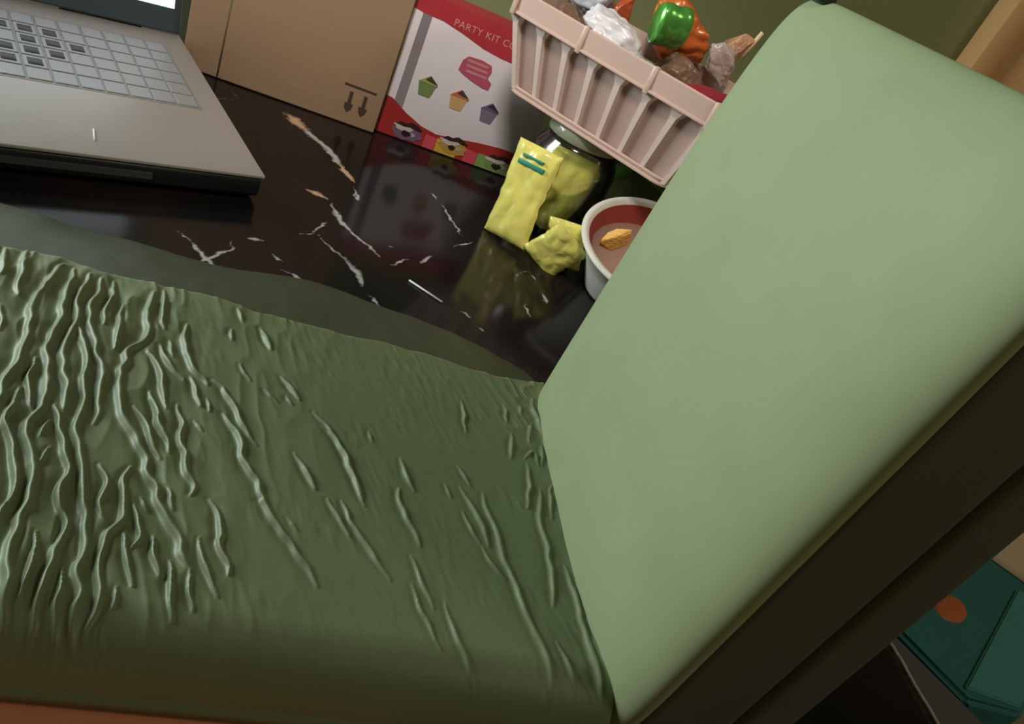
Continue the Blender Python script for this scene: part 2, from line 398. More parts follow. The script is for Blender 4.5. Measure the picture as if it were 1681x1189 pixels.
X, Y = np.meshgrid(xs, ys, indexing='ij')
far = 0.3335+0.0022*(vnoise(X, 0*X, 45, 5)-0.5)*2+0.0010*(vnoise(X, 0*X, 140, 6)-0.5)*2
near = 0.1375+0*X
H0 = 0.029
def fall(d, r): d = np.clip(d, 0, r); return r-np.sqrt(np.maximum(r*r-(r-d)**2, 0))
Z = H0-fall(Y-near, 0.022)*0.95-fall(far-Y, 0.005)*0.9-fall(X+0.19, 0.012)
WR = strokes_field(X+(vnoise(X, Y, 170, 21)-0.5)*0.0014, Y, WRINKLES, 1, 0.46, 0.5)
WIDE = strokes_field(X+0.0012, Y, WRINKLES, 1, 1.15, 0.5)
fade = np.clip((Y-near)/0.02, 0, 1)*np.clip((far-Y)/0.003, 0.25, 1)
left = np.clip((0.08-X)/0.16, 0, 1)
fine = (vnoise(X+Y*0.35, Y*0.28, 520, 31)-0.5)*np.clip(vnoise(X, Y, 55, 32)*2-0.8, 0, 1)
WR = WR-(0.30+0.35*left)*WIDE
Z = Z+fade*(WR*(0.0014+0.0018*left)+fine*0.0004)+0.0012*(vnoise(X, Y*0.4, 38, 33)-0.5)*left
rid = (1-np.abs(2*vnoise(X+0.25*Y+0.002*vnoise(X, Y, 90, 41), Y*0.22, 150, 42)-1))**2
rid2 = (1-np.abs(2*vnoise(X+0.42*Y+0.0016*vnoise(X, Y, 120, 43), Y*0.30, 250, 44)-1))**3
mask2 = np.clip(vnoise(X, Y, 30, 45)*2.2-0.8, 0, 1)
edge2 = np.clip((X-0.118)/0.03, 0, 1)
Z = Z+fade*(rid*0.0011*np.clip(left*1.6-0.25, 0, 1)+rid2*mask2*(0.00018+0.0007*edge2))
Z = Z+0.0015*np.exp(-((X-0.157)/0.006)**2)
Z = np.maximum(Z, 0.006)
grid_obj('flat_panel', xs-OX, ys-OY, Z, m_lea, case, base=0.003)['label'] = 'wrinkled green leather panel, colour darkened for its dimmer light'
# thin outer flap reaching past the panel onto the marble
fx = np.arange(-0.20, 0.165, 0.0012); ft = np.linspace(0, 1, 46); bmv = []
outer = lambda x: 0.408+0.006*math.sin(x*23+0.6)+0.003*math.sin(x*61)-0.0*x
bm = bmesh.new()
for x in fx:
    rowv = []; o_ = outer(x)-max(0, x-0.09)*0.25
    for t in ft:
        y = 0.326+(o_-0.326)*t
        z = 0.020*(1-t)**1.25+0.0022+0.0032*math.sin(math.pi*t)+0.0009*noise.noise(Vector((x*28, t*2.0, 0)))*math.sin(math.pi*min(t*1.3, 1))+0.0003*noise.noise(Vector((x*90, t*4, 2)))
        z += 0.004*math.exp(-((x+0.125)/0.02)**2)*t
        rowv.append((x-OX, y-OY, z))
    bmv.append(rowv)
T = [[bm.verts.new(p) for p in r_] for r_ in bmv]; Bt = [[bm.verts.new((p[0], p[1], max(p[2]-0.0018, 0.0004))) for p in r_] for r_ in bmv]
nx, ny = len(T), len(T[0])
for i in range(nx-1):
    for j in range(ny-1):
        bm.faces.new((T[i][j], T[i+1][j], T[i+1][j+1], T[i][j+1])); bm.faces.new((Bt[i][j], Bt[i][j+1], Bt[i+1][j+1], Bt[i+1][j]))
    bm.faces.new((T[i][ny-1], T[i+1][ny-1], Bt[i+1][ny-1], Bt[i][ny-1])); bm.faces.new((T[i][0], Bt[i][0], Bt[i+1][0], T[i+1][0]))
for j in range(ny-1):
    bm.faces.new((T[0][j], T[0][j+1], Bt[0][j+1], Bt[0][j])); bm.faces.new((T[nx-1][j], Bt[nx-1][j], Bt[nx-1][j+1], T[nx-1][j+1]))
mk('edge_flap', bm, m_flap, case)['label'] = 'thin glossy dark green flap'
# upright pads, leaning back a little about the hinge
def rbox(bm, a, b, R_, n=36, bulge=0.0):
    a, b, R_ = Vector(a), Vector(b), Vector(R_); c = (a+b)/2; h = (b-a)/2
    r = bmesh.ops.create_cube(bm, size=2); vs = r['verts']
    bmesh.ops.subdivide_edges(bm, edges=list({e for v in vs for e in v.link_edges}), cuts=n, use_grid_fill=True)
    for v in bm.verts:
        s = Vector([math.copysign(1-(1-abs(k))**1.6, k) for k in v.co])   # denser near the rims
        p = Vector([s[i]*h[i] for i in range(3)]); inn = Vector([max(-(h[i]-R_[i]), min(h[i]-R_[i], p[i])) for i in range(3)])
        dlt = Vector([(p[i]-inn[i])/R_[i] for i in range(3)])
        if dlt.length > 1e-6: dlt = dlt.normalized()*max(abs(k) for k in dlt)
        q = inn+Vector([dlt[i]*R_[i] for i in range(3)])
        if bulge and v.co[0] < -0.99: q[0] -= bulge*(1-s[1]**2)*(1-s[2]**2)
        v.co = c+q
lean = math.radians(2.8)
def leaned(name, bm, m):
    bmesh.ops.rotate(bm, verts=bm.verts, cent=(0.0, 0, 0.0), matrix=Matrix.Rotation(lean, 3, 'Y'))
    return mk(name, bm, m, case)
def pillow(bm, hy, z0, z1, xf, xb, py, pz, n=70):
    """cushion face: flat back at xb, swelling to xf in the middle and curving away to all four rims"""
    cz, hz = (z0+z1)/2, (z1-z0)/2; c = []
    for i in range(n+1):
        t = i/n*2-1; c.append(math.copysign(1-(1-abs(t))**1.9, t))
    F, Bk = [], []
    for sy in c:
        r1_, r2_ = [], []
        for sz in c:
            k = abs(sy*sz)**11; y = hy*sy*(1-0.075*k); z = cz+hz*sz*(1-0.06*k)
            ey = py if sy < 0 else 7.0; ez = 2.4 if sz > 0 else pz
            g = max(0.0, (1-abs(sy)**ey)*(1-abs(sz)**ez))**0.5
            r1_.append(bm.verts.new((xb-0.002-(xb-0.002-xf)*g, y, z))); r2_.append(bm.verts.new((xb, y, z)))
        F.append(r1_); Bk.append(r2_)
    for i in range(n):
        for j in range(n):
            bm.faces.new((F[i][j], F[i][j+1], F[i+1][j+1], F[i+1][j])); bm.faces.new((Bk[i][j], Bk[i+1][j], Bk[i+1][j+1], Bk[i][j+1]))
        bm.faces.new((F[i][0], F[i+1][0], Bk[i+1][0], Bk[i][0])); bm.faces.new((F[i][n], Bk[i][n], Bk[i+1][n], F[i+1][n]))
        bm.faces.new((F[0][i], Bk[0][i], Bk[0][i+1], F[0][i+1])); bm.faces.new((F[n][i], F[n][i+1], Bk[n][i+1], Bk[n][i]))
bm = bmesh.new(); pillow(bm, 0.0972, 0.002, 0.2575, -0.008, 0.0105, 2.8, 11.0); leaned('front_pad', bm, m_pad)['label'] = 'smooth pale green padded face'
bm = bmesh.new(); rbox(bm, (0.010, -0.097, 0.0045), (0.050, 0.088, 0.249), (0.005, 0.005, 0.02), 24); leaned('middle_pad', bm, m_back)
bm = bmesh.new(); rbox(bm, (0.050, -0.097, 0.0065), (0.0765, 0.088, 0.246), (0.006, 0.006, 0.02), 24); leaned('back_pad', bm, m_back)
bm = bmesh.new(); rbox(bm, (0.0015, 0.070, 0.2545), (0.010, 0.085, 0.2600), (0.003, 0.004, 0.002), 8); leaned('zip_pull', bm, mat('zip_dark', lin((40, 50, 32)), 0.5))

# ================================================================ laptop
lap = empty('laptop', (-0.021, 0.502, 0.0), 'open silver laptop with lit screen behind the flat wrinkled panel', 'laptop')
# local frame: u runs to the left along the front, v runs back
LA = math.radians(25.3); CU, SU = math.cos(LA), math.sin(LA)
lap.matrix_world = Matrix.Translation((-0.018, 0.502, 0)) @ Matrix.Rotation(math.pi+LA, 4, 'Z')
# rotated 206.57 deg: local +x points left along the front edge, local -y points back
m_sil = mat('laptop_silver', lin((178, 172, 168)), 0.42, 0.2, var=0.03, vscale=30)
m_blk = mat('laptop_black', lin((30, 31, 33)), 0.35)
m_key = mat('silver_key', lin((160, 160, 162)), 0.45, 0.2)
m_keyd = mat('dark_key', lin((50, 50, 52)), 0.5)
W, D = 0.36, 0.243
boxobj('base', (0.001, -D, 0.003), (W, -0.001, 0.0175), m_blk, lap, 0.003, 3)['label'] = 'black laptop underside and front edge'
bm = bmesh.new(); box(bm, (0, -D, 0.0176), (W, 0, 0.0200), 0.0008, 2); sharp(mk('palm_deck', bm, m_sil, lap))
boxobj('key_well', (0.018, -0.2115, 0.01995), (W-0.018, -0.092, 0.0202), mat('key_well_grey', lin((142, 142, 142)), 0.5, 0.2), lap)
boxobj('front_lip', (0.07, -0.001, 0.0085), (0.29, 0.0006, 0.0125), mat('lip_grey', lin((70, 70, 72)), 0.4), lap)
dark = [(-0.213, 0.606), (-0.202, 0.612), (-0.188, 0.616), (-0.2, 0.593), (-0.186, 0.599), (-0.175, 0.604), (-0.16, 0.61), (-0.201, 0.572), (-0.189, 0.578), (-0.175, 0.584), (-0.188, 0.561), (-0.175, 0.565)]
dk = []
for x, y in dark:
    r = Vector((x+0.018, y-0.502)); dk.append((r.dot(Vector((-CU, -SU))), r.dot(Vector((-SU, CU)))))
rest = bmesh.new(); cols = 21; pu = (W-0.040)/cols; kc = {}
used = set()
for u, v in dk: used.add((int((u-0.020)//pu), int((v-0.094)//0.0192)))
for r_ in range(6):
    for c_ in range(cols):
        u0 = 0.020+c_*pu; v0 = 0.094+r_*0.0192
        a = (u0+0.0007, -(v0+0.0185), 0.0200); b = (u0+pu-0.0007, -(v0+0.0007), 0.0207)
        if c_ < 15:
            bm = bmesh.new(); box(bm, a, b, 0.0006, 1); isd = (c_, r_) in used
            k = sharp(mk('key', bm, m_key, lap))
            if isd:
                bm = bmesh.new(); box(bm, (a[0]+0.0025, a[1]+0.0035, b[2]-0.0001), (b[0]-0.0025, b[1]-0.0035, b[2]+0.0003), 0.0002, 1)
                cap = mk('key_mark', bm, m_keyd, k); cap['label'] = 'dark key marking'
        else: box(rest, a, b, 0.0006, 1)
tag(mk('keys', rest, m_key, lap), kind='stuff')
bm = bmesh.new(); tube(bm, [(0.098, -0.034, 0.0202), (0.100, -0.018, 0.0202)], 0.0006, 6); mk('pale_streak', bm, mat('pale_streak_paint', lin((225, 225, 220)), 0.4), lap)  # thin pale line on the deck
# lid: hinge at v = 0.240, leaning back 18 degrees
lid = boxobj('screen_lid', (0.0, -0.003, 0.0), (W, 0.003, 0.225), mat('lid_black', lin((74, 88, 98)), 0.4, 0.0), lap, 0.002)
lid.location = (0, -0.2405, 0.021); lid.rotation_euler = (math.radians(17), 0, 0)
boxobj('display', (0.0065, 0.0028, 0.0190), (W-0.0065, 0.0034, 0.216), mat('display_glow', (0, 0, 0, 1), 0.2, emit=lin((226, 236, 240)), estr=1.6), lid)['label'] = 'lit white display'
bm = bmesh.new(); tube(bm, [(0.03, -0.2405, 0.0185), (0.09, -0.2405, 0.0185)], 0.0022); mk('hinge', bm, m_blk, lap)
bm = bmesh.new(); tube(bm, [(0.27, -0.2405, 0.0185), (0.33, -0.2405, 0.0185)], 0.0022); mk('hinge', bm, m_blk, lap)

# ================================================================ cardboard box
cb = empty('cardboard_box', (-0.03, 0.705, 0), 'plain brown cardboard carton standing between laptop and party kit box', 'box')
m_card = mat('brown_card', lin((178, 150, 120)), 0.8, var=0.05, vscale=12, bump=0.1, bscale=150)
m_ink = mat('dark_print', lin((74, 58, 48)), 0.8)
boxobj('carton', (-0.0838, 0, 0.0008), (0.0865, 0.12, 0.235), m_card, cb, 0.0015)
bm = bmesh.new()
box(bm, (-0.0545, -0.00012, 0.001), (-0.0530, 0.0002, 0.235))
mk('crease', bm, mat('card_crease', lin((190, 166, 140)), 0.8), cb)
bm = bmesh.new(); Yf = (-0.0004, 0.0003)
prism(bm, [(0.050, 0.0353), (0.079, 0.0353), (0.079, 0.0372), (0.050, 0.0372)], *Yf, axis='y')
for cx in (0.0580, 0.0710):
    prism(bm, [(cx-0.0016, 0.0310), (cx+0.0016, 0.0310), (cx+0.0016, 0.0200), (cx-0.0016, 0.0200)], *Yf, axis='y')
    prism(bm, [(cx-0.0040, 0.0200), (cx+0.0040, 0.0200), (cx+0.0030, 0.0150), (cx, 0.0115), (cx-0.0030, 0.0150)], *Yf, axis='y')
mk('arrow_print', bm, m_ink, cb, False)['label'] = 'printed bar over two downward arrows'

# ================================================================ party kit box
kit = empty('party_kit_box', (0.062, 0.715, 0), 'white and red party kit carton standing beside brown box, with cupcake pictures', 'box')
KX = 0.062
m_white = mat('kit_white', lin((240, 236, 244)), 0.45)
m_red = mat('kit_red', lin((196, 62, 74)), 0.45, var=0.05, vscale=30)
m_dred = mat('kit_dark_red', lin((170, 52, 48)), 0.45, var=0.12, vscale=60)
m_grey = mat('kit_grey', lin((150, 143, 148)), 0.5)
def pm(name, c, r=0.45): return mat(name, lin(c), r)
boxobj('carton', (-0.0045, 0, 0.0008), (0.142, 0.036, 0.1308), m_white, kit, 0.0008)
boxobj('top_panel', (-0.0045, -0.0002, 0.1309), (0.142, 0.036, 0.1315), m_red, kit)
L1, L2 = (-0.0003, 0.0002), (-0.0006, 0.0001)
def decal(name, pts, m, lay=L1, label=None):
    bm = bmesh.new(); prism(bm, [(p[0]-KX, p[1]) for p in pts], *lay, axis='y'); o = mk(name, bm, m, kit, False)
    if label: o['label'] = label
    return o
lowc = [(0.0580, 0.1165), (0.0674, 0.1152), (0.0855, 0.1149), (0.1054, 0.1111), (0.1264, 0.1059), (0.1448, 0.1039), (0.158, 0.1036), (0.180, 0.1055), (0.2035, 0.110)]
decal('red_band', [(0.0580, 0.1312)]+lowc+[(0.2035, 0.1312)], m_red, label='red curved top band')
decal('fold_shade_stripe', [(0.0665, 0.1150), (0.0749, 0.1148), (0.0751, 0.0300), (0.0662, 0.0340)], m_grey)  # grey colour stands for the shade along the carton's left fold
bbc = [(0.0580, 0.0365), (0.0639, 0.0359), (0.0803, 0.0267), (0.0972, 0.0198), (0.1128, 0.0173), (0.133, 0.0200), (0.1539, 0.0236), (0.1755, 0.0261), (0.1947, 0.0261), (0.2035, 0.025)]
decal('lower_band', bbc+[(0.2035, 0.0014), (0.0580, 0.0014)], m_dred, label='dark red lower band with cakes')
def oval(cx, cz, rx, rz, n=14, wob=0.0, seed=0):
    rr = random.Random(seed); return [(cx+rx*math.cos(2*math.pi*k/n)*(1+wob*rr.uniform(-1, 1)), cz+rz*math.sin(2*math.pi*k/n)*(1+wob*rr.uniform(-1, 1))) for k in range(n)]
for (x0, x1, c_) in ((0.1040, 0.1150, (214, 84, 104)), (0.1155, 0.1370, (206, 176, 66)), (0.1450, 0.1570, (210, 80, 96)), (0.1575, 0.1950, (128, 160, 90))):
    decal('colour_square', [(x0, 0.0014), (x1, 0.0014), (x1, 0.0135), (x0, 0.0145)], pm('square_ink', c_), L2)
L3 = (-0.0009, 0.0)
for i, (cx, cz, cc) in enumerate(((0.0865, 0.0110, (120, 96, 120)), (0.1320, 0.0130, (190, 150, 70)), (0.1800, 0.0110, (120, 150, 84)))):
    L4, L5 = (-0.0012, -0.0001), (-0.0015, -0.0002)
    decal('cake_picture', oval(cx, cz-0.002, 0.0140, 0.0072, 22, 0.14, i), pm('cake_body', cc), L3)
    decal('cake_cream', oval(cx-0.004, cz+0.0022, 0.0092, 0.0030, 15, 0.30, i+9), pm('cream_white', (205, 198, 192)), L4)
    decal('cake_icing', [(cx-0.0125, cz+0.0042), (cx-0.008, cz+0.0072), (cx-0.003, cz+0.0066), (cx+0.002, cz+0.0092), (cx+0.008, cz+0.0078), (cx+0.0128, cz+0.0050), (cx+0.0085, cz+0.0036), (cx+0.003, cz+0.0048), (cx-0.004, cz+0.0034)], pm('chocolate', (58, 42, 38)), L5)
    decal('cake_cream', oval(cx+0.0055, cz-0.0022, 0.0030, 0.0018, 11, 0.3, i+12), pm('cream_white', (176, 164, 164)), L4)
    decal('cake_ribbon', oval(cx-0.001, cz-0.0030, 0.0040, 0.0026, 9, 0.45, i+20), pm('ribbon_dark', (52, 34, 40)), L5)
for i, (cx, cz, cc, dd) in enumerate(((0.0899, 0.0560, (126, 150, 96), (170, 176, 110)), (0.1210, 0.0545, (214, 178, 122), (206, 120, 90)), (0.1521, 0.0530, (134, 120, 142), (120, 104, 126)))):
    decal('cup_picture', [(cx-0.0085, cz+0.004), (cx+0.0085, cz+0.004), (cx+0.0055, cz-0.0085), (cx-0.0055, cz-0.0085)], pm('cup_ink', cc), L2)
    decal('cup_frosting', [(cx-0.0085, cz+0.0035), (cx-0.003, cz+0.008), (cx+0.000, cz+0.0105), (cx+0.005, cz+0.0075), (cx+0.0095, cz+0.0035)], pm('frost_ink', dd), L3)
    decal('cup_topping', [(cx-0.003, cz+0.0065), (cx+0.001, cz+0.0108), (cx+0.009, cz+0.005), (cx+0.004, cz+0.0052)], pm('topping_ink', (78, 74, 50) if i < 2 else (70, 54, 80)), (-0.0011, 0))
decal('pink_badge', [(0.1125, 0.0905), (0.1165, 0.0955), (0.1290, 0.0965), (0.1390, 0.0950), (0.1410, 0.0900), (0.1395, 0.0830), (0.1445, 0.0800), (0.1440, 0.0735), (0.1380, 0.0735), (0.1260, 0.0760), (0.1165, 0.0790), (0.1115, 0.0815)], pm('badge_pink', (198, 96, 118)), L2, 'pink badge with blurred letters')
for k, zz in enumerate((0.0912, 0.0865, 0.0818)):
    decal('badge_lettering', [p for j in range(7) for p in ()] or [(0.1165+0.001*k, zz), (0.1365+0.001*k, zz), (0.1365+0.001*k, zz+0.0022), (0.1165+0.001*k, zz+0.0022)], pm('badge_light', (214, 150, 160)), L3)
cu = bpy.data.curves.new('kit_title', 'FONT'); cu.body = 'PARTY KIT COM'; cu.size = 0.0085; cu.extrude = 0.0002; cu.space_character = 1.08
tmp = bpy.data.objects.new('tmp', cu); col.objects.link(tmp); bpy.context.view_layer.update()
me = bpy.data.meshes.new_from_object(tmp.evaluated_get(bpy.context.evaluated_depsgraph_get())); bpy.data.objects.remove(tmp)
me.materials.clear(); me.materials.append(pm('title_pink', (232, 168, 170)))
tt = bpy.data.objects.new('title_lettering', me); col.objects.link(tt); tt.parent = kit; tt.location = (0.0320, -0.0004, 0.1152); tt.rotation_euler = (math.radians(90), 0, 0)
tt['label'] = 'pale PARTY KIT COM lettering'

# ================================================================ plastic basket
BZ, BT = 0.1005, 0.1585
basket = empty('plastic_basket', (0.146, 0.635, BZ), 'pale pink slatted plastic basket full of wrappers on top of jar and tin', 'basket')
basket.rotation_euler = (0, 0, math.radians(-43.6))
m_bk = mat('pale_pink_plastic', lin((200, 172, 158)), 0.38, spec=0.5)
m_bkp = mat('translucent_pink_plastic', lin((205, 178, 168)), 0.4, trans=0.25)
BL, BD, BH = 0.155, 0.100, BT-BZ        # bottom length, depth, height
fl = 0.016                              # flare
def bp(u, v, h):
    """u along the front 0..1, v back 0..1, h 0..1 -> local, with the walls flaring outward"""
    return Vector((-fl*h+u*(BL+2*fl*h), -fl*h+v*(BD+2*fl*h), h*BH))
bm = bmesh.new()
def wall_strip(bm, h0, h1, inset, th):
    lo = [bp(0, 0, h0), bp(1, 0, h0), bp(1, 1, h0), bp(0, 1, h0)]; hi = [bp(0, 0, h1), bp(1, 0, h1), bp(1, 1, h1), bp(0, 1, h1)]
    c = Vector((BL/2, BD/2, 0))
    def inw(p, d):
        q = p.copy(); q.x += d*(1 if p.x < c.x else -1); q.y += d*(1 if p.y < c.y else -1); return q
    vo0 = [bm.verts.new(inw(p, inset)) for p in lo]; vo1 = [bm.verts.new(inw(p, inset)) for p in hi]
    vi0 = [bm.verts.new(inw(p, inset+th)) for p in lo]; vi1 = [bm.verts.new(inw(p, inset+th)) for p in hi]
    for k in range(4):
        j = (k+1) % 4
        bm.faces.new((vo0[k], vo0[j], vo1[j], vo1[k])); bm.faces.new((vi0[k], vi1[k], vi1[j], vi0[j]))
        bm.faces.new((vo1[k], vo1[j], vi1[j], vi1[k])); bm.faces.new((vo0[k], vi0[k], vi0[j], vo0[j]))
wall_strip(bm, 0.03, 0.97, 0.004, 0.0012); mk('side_wall', bm, m_bkp, basket, False)
bm = bmesh.new(); box(bm, (0.002, 0.002, 0.0006), (BL-0.002, BD-0.002, 0.0026)); mk('floor_panel', bm, m_bkp, basket)
def rail(h, r, z2=0, corners=True):
    pts = []; P4 = [bp(0, 0, h), bp(1, 0, h), bp(1, 1, h), bp(0, 1, h)]
    for k in range(4):
        a, b, c_ = P4[k-1], P4[k], P4[(k+1) % 4]; d0 = (a-b).normalized()*0.010; d1 = (c_-b).normalized()*0.010
        for t in (0, .25, .5, .75, 1): pts.append(b+d0*(1-t)**2+d1*t**2)
    return pts
def loop_band(name, h, zlo, zhi, out, th, bevel=True):
    pts = rail(h, 0); bm = bmesh.new(); c = Vector((BL/2, BD/2, 0)); rings = []
    n = len(pts)
    for i, p in enumerate(pts):
        d = (pts[(i+1) % n]-pts[i-1]); d.z = 0; nrm = Vector((d.y, -d.x, 0)).normalized()
        prof = [(0, zlo), (out+0.0012, zlo+0.0002), (out+0.0012, zlo+0.0014), (out, zlo+0.0024), (out+0.0008, zhi-0.0012), (out-0.0006, zhi), (out-th, zhi-0.0004), (0-0.0006, zlo+0.001)]
        rings.append([bm.verts.new(Vector((p.x, p.y, 0))+nrm*o+Vector((0, 0, z))) for o, z in prof])
    m = len(rings[0])
    for i in range(n):
        a, b = rings[i], rings[(i+1) % n]
        for k in range(m): bm.faces.new((a[k], b[k], b[(k+1) % m], a[(k+1) % m]))
    return sharp(mk(name, bm, m_bk, basket), 25)
loop_band('rim', 1.0, BH-0.001, BH+0.0165, 0.0036, 0.003)
loop_band('lower_rail', 0.0, 0.0002, 0.0062, 0.0026, 0.003)
ns = 8
m_slat = mat('pale_slat_plastic', lin((226, 206, 196)), 0.4)
for face in range(2):                      # front and back rows
    for k in range(ns):
        u = (k+0.06)/(ns-0.88) if k else 0.012
        u = 0.012+k*(0.976/(ns-1))
        bm = bmesh.new(); v = 0 if face == 0 else 1; s = -1 if face == 0 else 1; prev = None
        for h in np.linspace(0.04, 0.98, 9):
            wv = 0.0027+0.0014*h**2+(0.0046*max(0, (h-0.86)/0.14)**1.3); dp = 0.0022+0.0006*h
            p = bp(u, v, h)+Vector((0, -s*0.004, 0)); cur = [bm.verts.new(p+Vector((dx, s*dy, 0))) for dx, dy in ((-wv, 0), (-wv*0.7, dp+0.002), (wv*0.7, dp+0.002), (wv, 0))]
            if prev:
                for q in range(4): bm.faces.new((prev[q], prev[(q+1) % 4], cur[(q+1) % 4], cur[q]))
            else: bm.faces.new(cur)
            prev = cur
        bm.faces.new(prev[::-1]); sharp(mk('slat', bm, m_slat, basket), 30)
for side in range(2):
    for k in range(1, 6):
        bm = bmesh.new(); s = -1 if side == 0 else 1; prev = None
        for h in np.linspace(0.04, 0.98, 7):
            wv = 0.0021+0.0012*h**2; dp = 0.0048
            p = bp(side, k/6, h)+Vector((-s*0.004, 0, 0)); cur = [bm.verts.new(p+Vector((s*dy, dx, 0))) for dx, dy in ((-wv, 0), (-wv*0.7, dp), (wv*0.7, dp), (wv, 0))]
            if prev:
                for q in range(4): bm.faces.new((prev[q], prev[(q+1) % 4], cur[(q+1) % 4], cur[q]))
            else: bm.faces.new(cur)
            prev = cur
        bm.faces.new(prev[::-1]); mk('slat', bm, m_bk, basket)
for u in (0.01, 0.36, 0.70, 0.985):       # rim joints seen as little clips
    p = bp(u, 0, 1); boxobj('rim_clip', (p.x-0.0024, p.y-0.0052, BH-0.0030), (p.x+0.0024, p.y+0.001, BH+0.0172), m_bk, basket, 0.0012)

# ================================================================ crumpled wrappers
def crumple(name, loc, size, rot, m, label, cat='wrapper', seed=0, amp=0.28, freq=2.2, group='wrappers heaped in the basket', flat=1.0):
    bm = bmesh.new(); bmesh.ops.create_icosphere(bm, subdivisions=5, radius=1)
    off = Vector((seed*7.3, seed*3.1, seed*1.7))
    rr_ = random.Random(seed*11+3)
    planes = [(Vector((rr_.gauss(0, 1), rr_.gauss(0, 1), rr_.gauss(0, 1))).normalized(), rr_.uniform(0.62, 0.98)) for _ in range(26)]
    for v in bm.verts:
        d = v.co.normalized()
        rr = min([h_/d.dot(n_) for n_, h_ in planes if d.dot(n_) > 0.25]+[1.12])
        w1 = noise.noise(d*freq+off); w2 = noise.noise(d*freq*2.7+off)
        rr *= 1+amp*(0.6*abs(w1)-0.15)+amp*0.16*(abs(w2)-0.2)
        v.co = Vector((d.x*size[0], d.y*size[1], d.z*size[2]))*rr*1.12
    o = mk(name, bm, m); o.location = loc; o.rotation_euler = [math.radians(a) for a in rot]
    return tag(o, label, cat, group)
m_clear = mat('cloudy_plastic', lin((225, 222, 226)), 0.22, trans=0.45, spec=0.6)
m_wpl = mat('white_plastic_film', lin((226, 222, 226)), 0.3, coat=0.3)
m_gpl = mat('grey_white_film', lin((196, 202, 214)), 0.3, coat=0.3)
m_brn = mat('brown_wrapper', lin((128, 100, 80)), 0.4, coat=0.3, var=0.2, vscale=90)
m_org = mat('orange_wrapper', lin((206, 106, 46)), 0.35, 0.2, coat=0.4, var=0.3, vscale=90)
m_grn = mat('green_foil', lin((104, 186, 84)), 0.24, 0.6)
m_dr = mat('dark_red_wrapper', lin((142, 34, 50)), 0.35, coat=0.3)
m_tan = mat('tan_wrapper', lin((196, 150, 116)), 0.4, coat=0.3, var=0.15, vscale=120)
crumple('wrapper', (0.206, 0.630, 0.168), (0.033, 0.024, 0.020), (10, 20, -30), m_wpl, 'crumpled white plastic film bulging over the basket rim', seed=1)
crumple('wrapper', (0.190, 0.680, 0.184), (0.022, 0.015, 0.018), (30, 10, 20), m_gpl, 'bluish white plastic strip sticking up at left of basket', seed=2, amp=0.35)
crumple('wrapper', (0.170, 0.652, 0.163), (0.016, 0.014, 0.014), (0, 30, 20), m_brn, 'brown crinkled wrapper at the left end of the basket', seed=3)
crumple('wrapper', (0.214, 0.668, 0.182), (0.011, 0.010, 0.018), (0, 10, 0), mat('rust_wrapper', lin((170, 78, 40)), 0.4, coat=0.3), 'small rust red wrapper standing behind the white film', seed=4)
crumple('wrapper', (0.262, 0.655, 0.186), (0.032, 0.018, 0.024), (0, 20, -25), m_org, 'large orange wrapper behind the green foil', seed=5, amp=0.4)
crumple('wrapper', (0.270, 0.625, 0.160), (0.022, 0.018, 0.020), (0, 35, -30), m_brn, 'brown clear fronted packet below the green foil', seed=7)
crumple('wrapper', (0.228, 0.600, 0.152), (0.024, 0.018, 0.018), (0, 20, -40), m_clear, 'cloudy clear bag in front of the green foil', seed=8)
crumple('wrapper', (0.298, 0.628, 0.184), (0.016, 0.014, 0.012), (20, 40, 0), mat('pink_clear_film', lin((210, 190, 180)), 0.25, trans=0.3), 'pale clear film at the right end of the basket', seed=9)
crumple('wrapper', (0.280, 0.592, 0.160), (0.022, 0.012, 0.009), (0, -18, -35), m_dr, 'dark red wrapper strip near the rim by the tall pad', seed=10, amp=0.2)
crumple('wrapper', (0.2885, 0.585, 0.152), (0.018, 0.010, 0.009), (0, -15, -35), m_wpl, 'white film strip under the dark red wrapper', seed=11, amp=0.2)
crumple('wrapper', (0.306, 0.640, 0.196), (0.009, 0.012, 0.017), (0, 40, 0), m_tan, 'tan wrapper tip rising beside the tall pad', seed=12)
# rolled green foil
g = empty('foil_roll', (0.240, 0.618, 0.196), 'shiny green metallic foil roll lying on top of the wrappers', 'wrapper', 0, 'wrappers heaped in the basket')
g.rotation_euler = (math.radians(12), math.radians(-8), math.radians(8))
bm = bmesh.new(); nseg = 48
for si, (x, sc) in enumerate([(i/23, 1) for i in range(24)]): pass
rings = []
for i in range(25):
    t = i/24; x = -0.0125+0.025*t; rr = 0.0135*(1+0.10*math.sin(t*math.pi))*(1+0.05*math.sin(t*9))
    ring = []
    for k in range(nseg):
        a = 2*math.pi*k/nseg; q = rr*(1+0.03*noise.noise(Vector((x*140, math.cos(a)*2.2, math.sin(a)*2.2)))); ring.append(bm.verts.new((x, q*0.75*math.cos(a), q*1.1*math.sin(a))))
    rings.append(ring)
for a, b in zip(rings, rings[1:]):
    for k in range(nseg): bm.faces.new((a[k], a[(k+1) % nseg], b[(k+1) % nseg], b[k]))
bm.faces.new(rings[0][::-1]); bm.faces.new(rings[-1]); mk('foil_sheet', bm, m_grn, g)
bm = bmesh.new(); box(bm, (-0.0135, -0.004, -0.0165), (0.0135, 0.004, -0.0140), 0.001); mk('foil_seam', bm, mat('grey_foil', lin((150, 146, 140)), 0.3, 0.6), g)
bm = bmesh.new(); tube(bm, [(0, 0, 0), (0.006, 0.0, 0.024)], 0.0022, 8, [1, .8]); o = mk('wooden_stick', bm, mat('pale_wood', lin((226, 196, 156)), 0.5))
o.location = (0.3185, 0.640, 0.194); tag(o, 'short pale wooden stick poking up behind the tall pad', 'stick')

